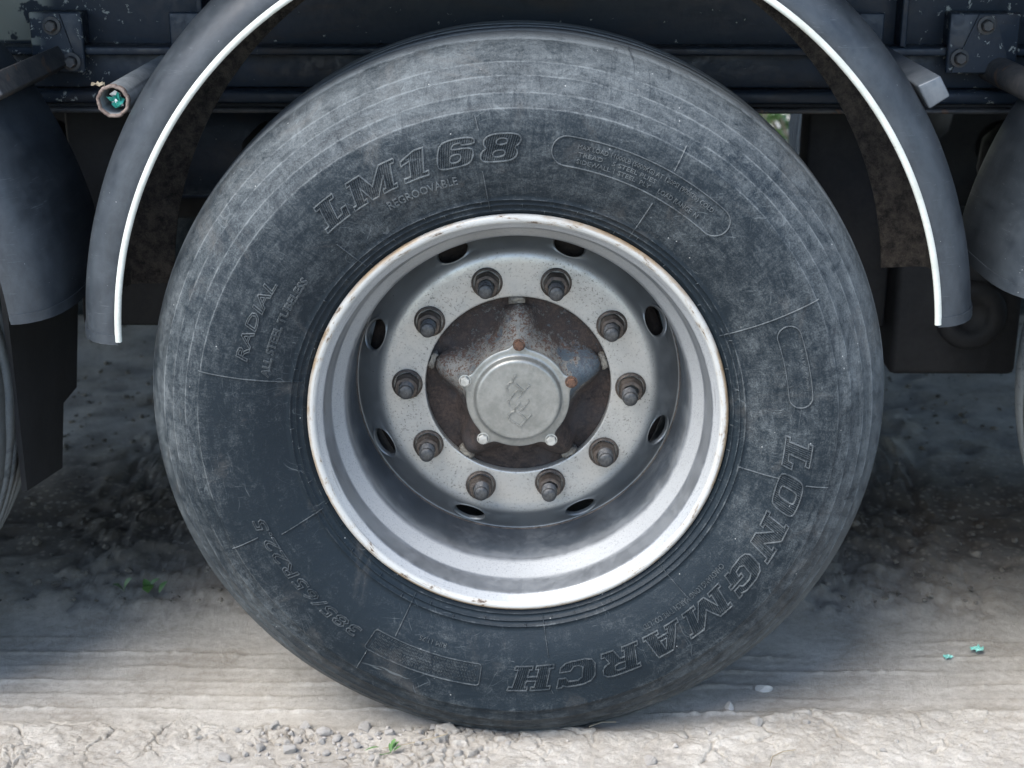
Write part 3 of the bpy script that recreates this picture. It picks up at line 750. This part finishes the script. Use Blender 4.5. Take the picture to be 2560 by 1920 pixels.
beam('side_rail', -.035, -.0215, .775, .88, mat=NAVY, bw=.003)
for x in (-2.6, -1.95, -.65, .65, 1.95, 2.6):
    box('cross_member', x-.04, x+.04, .465, 2.055, ZC+.50, ZC+.77, BLACK, trailer, .003)
for x in (-1.292, 0, 1.308):
    ax = bar('axle', (x, .37, ZC), (x, 2.15, ZC), circ(.073, 24), BLACK, trailer, True)
    for yy in (.66, 1.86):
        if x == 0 and yy > 1: continue
        hg = box('suspension_hanger', x+.50, x+.66, yy-.04, yy+.04, ZC-.05, ZC+.40, BLACK, trailer, .006)
        if yy > 1: box('trailing_arm', x-.05, x+.58, yy-.035, yy+.035, ZC-.13, ZC-.075, BLACK, trailer, .006)
        ab = lathe('air_bag', [(.0, -.13), (.10, -.13), (.128, -.10), (.135, -.06), (.12, -.02), (.135, .03), (.13, .08), (.10, .11), (0, .11)], 32, BLACK, trailer)
        ab.rotation_euler = (PI/2, 0, 0); ab.location = (x-.36, yy, ZC+.20)
# hanger block with round pivot boss at the right
hb = box('pivot_block', .66, .885, .56, .70, ZC-.12, ZC+.16, BLACK, trailer, .012)
bs = lathe('pivot_boss', [(.062, .0), (.062, -.012), (.052, -.020), (.030, -.022), (.028, -.012), (.0, -.012)], 32, BLACK, hb)
bs.location = (.793, .559, ZC-.005)
tk = lathe('air_tank', [(0, -.45), (.06, -.445), (.10, -.42), (.115, -.38), (.115, .38), (.10, .42), (.06, .445), (0, .45)], 40, NAVY, trailer)
tk.rotation_euler = (0, 0, PI/2); tk.location = (-.30, .80, ZC+.27)
# dark sheet added beside the left tyre for an unclear dark shape
pts = [(.14, .25), (.14, -.17), (.32, -.205), (.36, -.105), (.44, -.105), (.50, .045), (.50, .25)]
v = [(x, y, ZC+z) for x in (-.768, -.760) for y, z in pts]; n = len(pts)
f = [tuple(range(n)), tuple(range(n, 2*n))] + [(i, (i+1) % n, n+(i+1) % n, n+i) for i in range(n)]
fl = mesh('dark_sheet', v, f, DARKSHEET, trailer, False); fl['label'] = 'plain dark sheet filling in the dark area beside the left tyre'

# bracket plates with gussets and bolts, struts carrying the neighbouring mudguards
def bolt_at(x, y, z, r, parent, mat=STRUT):
    v, f = merge([lathe_vf([(r*1.5, 0), (r*1.5, -.003), (r, -.0035)], 20), ([(px, yy, pz) for rr, yy in ((r, -.003), (r, -.012), (r*.8, -.014), (.0002, -.0142)) for px, pz in hexagon(rr)], [(q*6+i, q*6+(i+1) % 6, (q+1)*6+(i+1) % 6, (q+1)*6+i) for q in range(3) for i in range(6)])])
    o = sharp(mesh('bolt', v, f, mat, parent), 30); o.location = (x, y, z); o.rotation_euler = (0, .4, 0); return o
def plate(x0, x1, bolts, mat=NAVY):
    p = box('bracket_plate', x0, x1, .388, .3985, ZC+.437, ZC+.530, mat, trailer, .003)
    box('spacer', x0+.006, x1-.006, .399, .4485, ZC+.477, ZC+.528, mat, p, .002)
    cx = bolts[0][0]
    # triangular gusset plate under the bolt
    t = [(cx-.012, ZC+.528), (cx+.012, ZC+.528), (x1-.008, ZC+.440), (x0+.008, ZC+.440)]
    v = [(x, y, z) for y in (.3835, .3875) for x, z in t]
    mesh('gusset', v, [(0,1,2,3), (4,5,6,7), (0,1,5,4), (1,2,6,5), (2,3,7,6), (3,0,4,7)], NAVY, p, False)
    for (x, z) in bolts: bolt_at(x, .383, ZC+z, .0095, p, STRUT)
    return p
plate(-.763, -.681, [(-.726, .510), (-.700, .455)])
plate(.666, .775, [(.721, .512), (.684, .462)])
box('bracket_plate', -.545, -.49, .388, .3985, ZC+.455, ZC+.530, NAVY, trailer, .003)
box('bracket_plate', .52, .565, .388, .3985, ZC+.455, ZC+.530, NAVY, trailer, .003)
# open round tube and closed square tube that carry the middle mudguard
def pipe(name, x, z, y0, y1, ro, ri, mat, parent):
    v, f = lathe_vf([(ri, y1), (ri, y0+.0012), (ri+.001, y0), (ro-.001, y0), (ro, y0+.0012), (ro, y1)], 36, rad=lambda r, y, a: r*(1+.012*math.sin(2*a+.6)))
    o = sharp(mesh(name, v, f, mat, parent), 40); o.location = (x, 0, z); return o
tube = pipe('mudguard_tube', -.559, ZC+.441, .080, .43, .0222, .0188, TUBE, trailer); tube['label'] = 'round grey tube with an open rusty mouth'
mouth = lathe('tube_mouth', [(.0180, .0795), (.0180, .0765), (.0192, .0748), (.0216, .0748), (.0229, .0765), (.0229, .0840), (.0223, .0845)], 40, TUBERIM, tube, rad=lambda r, y, a: r+.0005*math.sin(9*a)+.0004*math.sin(23*a+1))
lathe('tube_plug', [(.0187, .125), (.012, .126), (.0001, .126)], 20, BLACK, tube)
P4 = [(.542, .466), (.572, .480), (.588, .452), (.561, .434)]
v = [(x, y, ZC+z) for y in (.060, .43) for x, z in P4]
st = mesh('mudguard_tube', v, [(0,1,2,3), (4,5,6,7), (0,1,5,4), (1,2,6,5), (2,3,7,6), (3,0,4,7)], STRUT, trailer, False); bevel(st, .003, 3)
st.data.materials[0] = mat_noisy('blue_grey_tube_paint', (.07, .085, .10), (.135, .15, .165), .42, .1, 16, .15, spots=((.22, .17, .12), 26, .66))
st['label'] = 'square blue grey tube with a closed end'
c = dup(tube, trailer, (-.559+1.308, .02, ZC+.441)); c['label'] = 'round dark tube reaching out from the right bracket plate'; c.data = c.data.copy(); c.data.materials[0] = STRUT
c = dup(st, trailer, (-1.292, 0, 0)); c['label'] = 'square worn tube reaching out from the left bracket plate'; c.data = c.data.copy(); c.data.materials[0] = STRUT

# ---------------------------------------------------------------- ground sheet
def hsh(ix, iy, s):
    x = (ix.astype(np.int64)*374761393 + iy.astype(np.int64)*668265263 + s*2246822519) & 0x7fffffff
    x = ((x ^ (x >> 13))*1274126177) & 0x7fffffff
    return ((x ^ (x >> 16)) & 0xffff)/65535.
def vnoise(x, y, s):
    ix, iy = np.floor(x), np.floor(y); fx, fy = x-ix, y-iy
    fx = fx*fx*(3-2*fx); fy = fy*fy*(3-2*fy)
    a, b, c, d = hsh(ix, iy, s), hsh(ix+1, iy, s), hsh(ix, iy+1, s), hsh(ix+1, iy+1, s)
    return (a*(1-fx)+b*fx)*(1-fy)+(c*(1-fx)+d*fx)*fy
def fbm(x, y, f, s, o=4, g=.5):
    t = 0; a = 1; n = 0
    for k in range(o): t = t+a*(vnoise(x*f, y*f, s+k)-.5); n += a; a *= g; f *= 2.03
    return t/n
def vor(x, y, f, s):
    X, Y = x*f, y*f; ix, iy = np.floor(X), np.floor(Y)
    d1 = np.full(X.shape, 9.); d2 = d1.copy(); cid = np.zeros(X.shape)
    for i in (-1, 0, 1):
        for j in (-1, 0, 1):
            px = ix+i+hsh(ix+i, iy+j, s); py = iy+j+hsh(ix+i, iy+j, s+7); d = np.hypot(px-X, py-Y); h = hsh(ix+i, iy+j, s+13)
            m = d < d1; d2 = np.where(m, d1, np.minimum(d2, d)); cid = np.where(m, h, cid); d1 = np.where(m, d, d1)
    return d1, d2, cid
def sstep(v, a, b): t = np.clip((v-a)/(b-a), 0, 1); return t*t*(3-2*t)
def ground_h(x, y):
    wob = fbm(x, x*0+3, 7, 3, 5, .6)*.075
    yb = .022 + .055*sstep(x, .25, .45) + wob
    fm = sstep(y, yb+.022, yb-.022)
    wx = x+fbm(x, y, 26, 21, 4)*.05; wy = y+fbm(x, y, 26, 31, 4)*.05
    d1, d2, cid = vor(wx, wy, 11, 5); e1 = d2-d1
    D1, D2, CID = vor(wx, wy, 52, 8); e2 = D2-D1
    crum = sstep(fbm(x, y, 9, 41, 3), -.04, .10)*sstep(np.abs(x+.27), .24, .12) + .6*sstep(fbm(x, y, 8, 43, 3), .09, .18)
    crum = np.clip(crum, 0, 1)
    crk = sstep(fbm(x, y, 7, 61, 4), -.06, .12)*(.35+.65*sstep(fbm(x, y, 30, 66, 3), -.12, .12))
    hf = .006 + .012*fbm(x, y, 9, 11, 4) + .008*fbm(x, y, 60, 15, 5, .62)
    hf = hf + (cid-.5)*.005*crk - .016*crk*np.exp(-(e1/.020)**2)
    hf = hf + crum*((CID-.35)*.013 - .010*np.exp(-(e2/.09)**2))
    hf = hf + .004*sstep(np.abs(y-yb+.012), .022, .0)*sstep(fbm(x, y, 12, 68, 3), -.1, .1)
    ht = .0012*fbm(x, y, 40, 71, 4) + .004*fbm(x, y, 5, 75, 3)
    wl = fbm(x, y*0+1, 5, 81, 3)*.018
    for k, yi in enumerate((.070, .112, .155, .200, .248, .300)):
        pres = .08+.92*sstep(fbm(x, x*0+k*3.1, 3.4, 90+k, 4), -.10, .14)
        yy = yi+wl+fbm(x, x*0+k, 30, 95+k, 3)*.006
        ht = ht + (.0040+.007*fbm(x, y, 90, 99, 2))*pres*np.exp(-((y-yy)/.0042)**2) - .0016*pres*np.exp(-((y-yy-.013)/.008)**2)
    far = sstep(y, .33, .46)
    ht = ht*(1-far) + far*(.024*fbm(x, y, 4, 111, 4) + .034*fbm(x, y, 24, 115, 5, .6) + .006)
    h = fm*hf+(1-fm)*ht
    away = sstep(np.hypot(x, y), 2.5, 5)
    return h*(1-away) + away*.03*fbm(x, y, .8, 130, 3)
def axis_pts(segs, g0, lim):
    a = []
    for lo, hi, st in segs: a += list(np.arange(lo, hi, st))
    a.append(segs[-1][1]); st = g0
    hi = a[-1]; up = []
    while hi < lim: st *= 1.22; hi += st; up.append(hi)
    st = g0; lo = a[0]; dn = []
    while lo > -lim: st *= 1.22; lo -= st; dn.append(lo)
    return np.array(dn[::-1]+a+up)
gx = axis_pts([(-.84, .84, .0020)], .006, 120); gy = axis_pts([(-.15, .09, .0017), (.09, .34, .0042), (.34, .9, .010), (.9, 2.4, .03)], .02, 120)
XX, YY = np.meshgrid(gx, gy); HH = ground_h(XX, YY)
nx, ny = len(gx), len(gy)
me = bpy.data.meshes.new('ground')
me.vertices.add(nx*ny); me.vertices.foreach_set('co', np.stack([XX, YY, HH], -1).astype(np.float32).ravel())
ii = (np.arange(ny-1)[:, None]*nx + np.arange(nx-1)[None, :]).ravel()
q = np.stack([ii, ii+1, ii+nx+1, ii+nx], 1).astype(np.int32)
me.loops.add(q.size); me.loops.foreach_set('vertex_index', q.ravel())
me.polygons.add(len(q)); me.polygons.foreach_set('loop_start', np.arange(0, q.size, 4, dtype=np.int32)); me.polygons.foreach_set('loop_total', np.full(len(q), 4, np.int32))
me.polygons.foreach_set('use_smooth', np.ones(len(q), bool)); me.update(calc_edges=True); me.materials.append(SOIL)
go = bpy.data.objects.new('ground', me); col.objects.link(go); tag(go, kind='structure')
def gz(x, y): return float(ground_h(np.array([x]), np.array([y]))[0])

# ---------------------------------------------------------------- clods, stones, plants, litter
rng = random.Random(11)
def lump(name, r, mat, seed, sub=2, flat=.75, rough=.28):
    rg = random.Random(seed); bm = bmesh.new(); bmesh.ops.create_icosphere(bm, subdivisions=sub, radius=1)
    dirs = [Vector((rg.gauss(0, 1), rg.gauss(0, 1), rg.gauss(0, 1))).normalized() for _ in range(9)]; cut = [rg.uniform(.42, .82) for _ in dirs]; sq = rg.uniform(.65, 1.)
    for v in bm.verts:
        p = v.co.copy()
        for d, c in zip(dirs, cut):
            k = p.dot(d)
            if k > c: p -= d*(k-c)*.92
        p *= 1+rg.uniform(-1, 1)*rough*.2
        v.co = Vector((p.x*r, p.y*r*.95*sq, p.z*r*flat))
    me = bpy.data.meshes.new(name); bm.to_mesh(me); bm.free(); me.materials.append(mat); return me
clods = [lump('dirt_clod', 1, CLOD, s, 3, .75, .35) for s in range(8)]
spots = []
for k in range(400):
    if len(spots) >= 84: break
    x = rng.gauss(-.27, .075) if k % 5 else rng.uniform(-.62, .72); y = rng.uniform(-.085, .012)
    if x > .3: y += rng.uniform(0, .05)
    r = min(.0145, .0032+abs(rng.gauss(0, .0042)))
    if any(math.hypot(x-a, y-b) < (r+c)*.85 for a, b, c in spots): continue
    spots.append((x, y, r))
cv = []; cf = []
big = []
for k, (x, y, r) in enumerate(spots):
    if r < .0058:                                  # crumbs: too small to tell apart
        m = clods[k % 8]; b = len(cv); ca, sa = math.cos(k), math.sin(k); z = gz(x, y)+r*.2
        cv += [(x+(p.co.x*ca-p.co.y*sa)*r, y+(p.co.x*sa+p.co.y*ca)*r, z+p.co.z*r) for p in m.vertices]; cf += [tuple(i+b for i in p.vertices) for p in m.polygons]
    else: big.append((x, y, r, k))
o = mesh('soil_crumbs', cv, cf, CLOD, None, False); tag(o, 'small dry crumbs of pale soil scattered in front of the tyre', 'soil crumbs', kind='stuff')
used = {}
for x, y, r, k in sorted(big):
    o = bpy.data.objects.new('dirt_clod', clods[k % 8]); col.objects.link(o); o.location = (x, y, gz(x, y)+r*.22); o.scale = (r, r, r)
    o.rotation_euler = (rng.uniform(-.3, .3), rng.uniform(-.3, .3), rng.uniform(0, 6.28))
    w_ = 'in the heap left of the sprig' if x < -.215 else ('right of the sprig below the tyre' if x < .2 else 'in cracked ground at lower right')
    q_ = 'biggest' if r > .0125 else 'large' if r > .0095 else 'medium' if r > .0075 else 'small'
    e_ = 'beside the tyre track' if y > -.02 else ("near the photo's lower edge" if y < -.055 else "midway between track and edge")
    used[(q_, w_, e_)] = used.get((q_, w_, e_), 0)+1
    tag(o, q_+' pale clod '+w_+', '+e_, 'dirt clod', q_+' clods '+w_+', '+e_)
# gravel in the shade under the vehicle
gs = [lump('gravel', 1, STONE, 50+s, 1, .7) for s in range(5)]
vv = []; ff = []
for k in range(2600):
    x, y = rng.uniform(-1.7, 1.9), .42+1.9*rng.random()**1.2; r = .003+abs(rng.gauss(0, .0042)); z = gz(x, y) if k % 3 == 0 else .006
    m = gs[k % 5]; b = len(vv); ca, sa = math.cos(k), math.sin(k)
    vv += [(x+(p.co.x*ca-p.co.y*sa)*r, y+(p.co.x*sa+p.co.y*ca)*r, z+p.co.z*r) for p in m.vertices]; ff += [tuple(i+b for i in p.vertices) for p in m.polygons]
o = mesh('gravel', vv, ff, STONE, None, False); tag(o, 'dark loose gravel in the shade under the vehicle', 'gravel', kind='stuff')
# pale pebble to the right of the tyre
me = lump('pebble', 1, PEBBLE, 77, 3, .55, .1)
o = bpy.data.objects.new('pebble', me); col.objects.link(o); o.location = (.398, .142, gz(.398, .142)+.005); o.scale = (.0165, .011, .013)
tag(o, 'pale flat pebble lying in the tyre track right of the tyre', 'pebble')
o = bpy.data.objects.new('pebble', me); col.objects.link(o); o.location = (.335, .085, gz(.335, .085)+.005); o.scale = (.010, .010, .013); o.rotation_euler = (0, 0, 2)
tag(o, 'small round pebble at the edge of the tyre track, nearest the tyre', 'pebble')
def leaf_vf(p, d, L, W, up=.2, cup=.15):
    """pointed leaf with a fold along the middle"""
    d = Vector(d).normalized(); s = d.cross(Vector((0, 0, 1))).normalized(); n = s.cross(d); p = Vector(p)
    v = []; f = []
    T = (0, .25, .55, .8, 1); Wd = (.08, .8, 1, .6, .03)
    for t, w in zip(T, Wd):
        c = p+d*L*t+n*L*up*math.sin(t*2.2); v += [c-s*W/2*w+n*W*cup*w, c, c+s*W/2*w+n*W*cup*w]
    for i in range(4): f += [(i*3, i*3+1, i*3+4, i*3+3), (i*3+1, i*3+2, i*3+5, i*3+4)]
    return v, f
def plant(name, x, y, leaves, label, cat, group=None):
    e = empty(name, (x, y, gz(x, y))); tag(e, label, cat, group)
    for (p, d, L, W) in leaves:
        v, f = leaf_vf(p, d, L, W); o = mesh('leaf', v, f, LEAF, e)
    return e
def stalk(e, pts, r, mat, name='stem'):
    v = []; f = []
    P = [Vector(p) for p in pts]
    for i, p in enumerate(P):
        d, a, b = frame_from(P[min(i+1, len(P)-1)]-P[max(i-1, 0)])
        v += [p+a*r*math.cos(t)+b*r*math.sin(t) for t in (0, 2.09, 4.19)]
    for i in range(len(P)-1):
        for j in range(3): f.append((i*3+j, i*3+(j+1) % 3, (i+1)*3+(j+1) % 3, (i+1)*3+j))
    return mesh(name, v, f, mat, e)
sp = plant('sprig', -.188, -.066, [((0, 0, .004), (.7, .5, .5), .020, .0065), ((.002, 0, .006), (.3, .8, .6), .018, .006), ((0, 0, .003), (-.2, .9, .5), .015, .005), ((.004, 0, .005), (1, .2, .4), .014, .005), ((.001, 0, .010), (.5, .4, .9), .016, .006)],
           'small green torn sprig on the pale soil below the tyre', 'sprig')
stalk(sp, [(0, 0, .003), (-.01, -.006, .004), (-.022, -.008, .004)], .0008, LEAF)
g2 = plant('sprig', -.228, -.062, [((0, 0, .006), (1, .1, .05), .024, .004)], 'single narrow green leaf lying left of the torn sprig', 'leaf')
plant('weed', -.714, .452, [((0, 0, .010), (.6, .2, .7), .030, .022), ((0, 0, .01), (-.7, -.3, .5), .026, .018)], 'tiny two-leaved green weed, the left one of the pair by the rut', 'weed')
plant('weed', -.672, .456, [((0, 0, .010), (.3, -.6, .6), .028, .022), ((0, 0, .015), (.9, .3, .6), .030, .018), ((0, 0, .015), (-.5, .5, .9), .022, .016), ((.02, 0, .01), (.8, .6, .7), .026, .014)], 'tiny many-leaved green weed, the right one of the pair by the rut', 'weed')
for (x, y, pts, lab) in ((-.155, -.05, [(-.045, -.012, .012), (-.01, 0, .012), (.03, .016, .013), (.05, .028, .013)], 'thin dry twig lying above the green sprig'),
                         (.385, -.085, [(-.015, -.02, .012), (-.008, .0, .016), (.01, .016, .014), (.03, .024, .012)], 'curled dry grass stalk on the pale soil at lower right'),
                         (.13, .012, [(-.02, -.008, .010), (0, 0, .013), (.022, .004, .011)], 'short dry stalk beside the foot of the tyre')):
    e = empty('dry_stalk', (x, y, gz(x, y))); tag(e, lab, 'dry stalk'); stalk(e, pts, .0010, DRYGRASS)
def scrap(name, x, y, z, size, seed, mat, label, cat, n=7):
    rg = random.Random(seed); v = []; f = []
    for i in range(n+1):
        for j in range(n+1):
            a, b = i/n-.5, j/n-.5
            v.append((x+size*(a+rg.uniform(-.08, .08)), y+size*.8*(b+rg.uniform(-.08, .08)), z+size*(.16*math.sin(a*9+seed)*math.cos(b*7)+rg.uniform(-.12, .12)+.12)))
    for i in range(n):
        for j in range(n):
            if abs(i-n/2+.5)+abs(j-n/2+.5) < n*.66: f.append((i*(n+1)+j, i*(n+1)+j+1, (i+1)*(n+1)+j+1, (i+1)*(n+1)+j))
    o = mesh(name, v, f, mat, None, False); tag(o, label, cat); return o
scrap('plastic_scrap', .775, .266, .006, .022, 3, TEAL, 'larger of the two crumpled teal plastic scraps on the rutted soil', 'litter')
scrap('plastic_scrap', .720, .243, .004, .016, 5, TEAL, 'smaller teal plastic scrap, left of the larger one', 'litter')
# crumpled foil stuffed in the tube
rg = random.Random(8); v = []; f = []; fm = []
for k in range(15):
    a = rg.uniform(0, 6.28); q = rg.uniform(0, .009); c = Vector((q*math.cos(a), .094+rg.uniform(-.006, .008), q*math.sin(a)))
    nrm = Vector((rg.uniform(-.9, .9), -1, rg.uniform(-.9, .9))).normalized(); d, s, t = frame_from(nrm); b = len(v); n = 5
    for i in range(n):
        an = 6.28*i/n+rg.uniform(-.4, .4); r = rg.uniform(.004, .009); v.append(c+s*r*math.cos(an)+t*r*math.sin(an)+nrm*rg.uniform(-.002, .002))
    v.append(c+nrm*.002)
    for i in range(n): f.append((b+i, b+(i+1) % n, b+n)); fm.append(0 if k % 4 else 1)
o = mesh('foil_wrapper', [(-.559+p[0], p[1], ZC+.441+p[2]) for p in v], f, None, None, False, mats=[FOIL, mat_noisy('silver_film', (.55, .6, .6), (.8, .82, .82), .2, .4, 60, .2)], fm=fm)
tag(o, 'crumpled shiny green wrapper stuffed in the open tube mouth', 'wrapper')
# dry leaf scraps caught on the tube
o = scrap('dead_leaf', -.580, .085, ZC+.4615, .016, 12, DRYGRASS, 'dry brown leaf bit caught on top of the open tube', 'dead leaf', 5)

# ---------------------------------------------------------------- greenery on the far side
for bx, by, s in ((1.15, 4.7, 11),):
    rg = random.Random(s); e = empty('bush', (bx, by, 0))
    tag(e, {11: 'green bush glimpsed through the gap right of the tyre'}.get(s, 'green bush hidden behind the trailer beyond its far wheels'), 'bush', None if s == 11 else 'bushes beyond the trailer')
    v = []; f = []
    cl = [(Vector((rg.uniform(-.6, .6), rg.uniform(-.4, .4), rg.uniform(.15, .95))), rg.uniform(.2, .42)) for _ in range(16)]
    for k in range(2600):
        c, r = cl[k % 16]; d = Vector((rg.gauss(0, 1), rg.gauss(0, 1), rg.gauss(0, 1))).normalized()
        p = c+d*r*rg.uniform(.7, 1.05)
        if p.z < .01: p.z = rg.uniform(.01, .1)
        t = Vector((rg.gauss(0, 1), rg.gauss(0, 1), rg.gauss(0, .6))).normalized(); u = t.cross(d).normalized() if t.cross(d).length > .1 else Vector((1, 0, 0)); L = rg.uniform(.03, .06); b = len(v)
        v += [p-t*L, p+u*L*.45, p+t*L, p-u*L*.45]; f.append((b, b+1, b+2, b+3))
    mesh('foliage', v, f, BUSHLEAF, e, False)
    for k in range(5): stalk(e, [(rg.uniform(-.1, .1), rg.uniform(-.1, .1), -.05), (rg.uniform(-.2, .2), rg.uniform(-.2, .2), .3), (rg.uniform(-.5, .5), rg.uniform(-.3, .3), .8)], .012, DRYGRASS, 'stem')
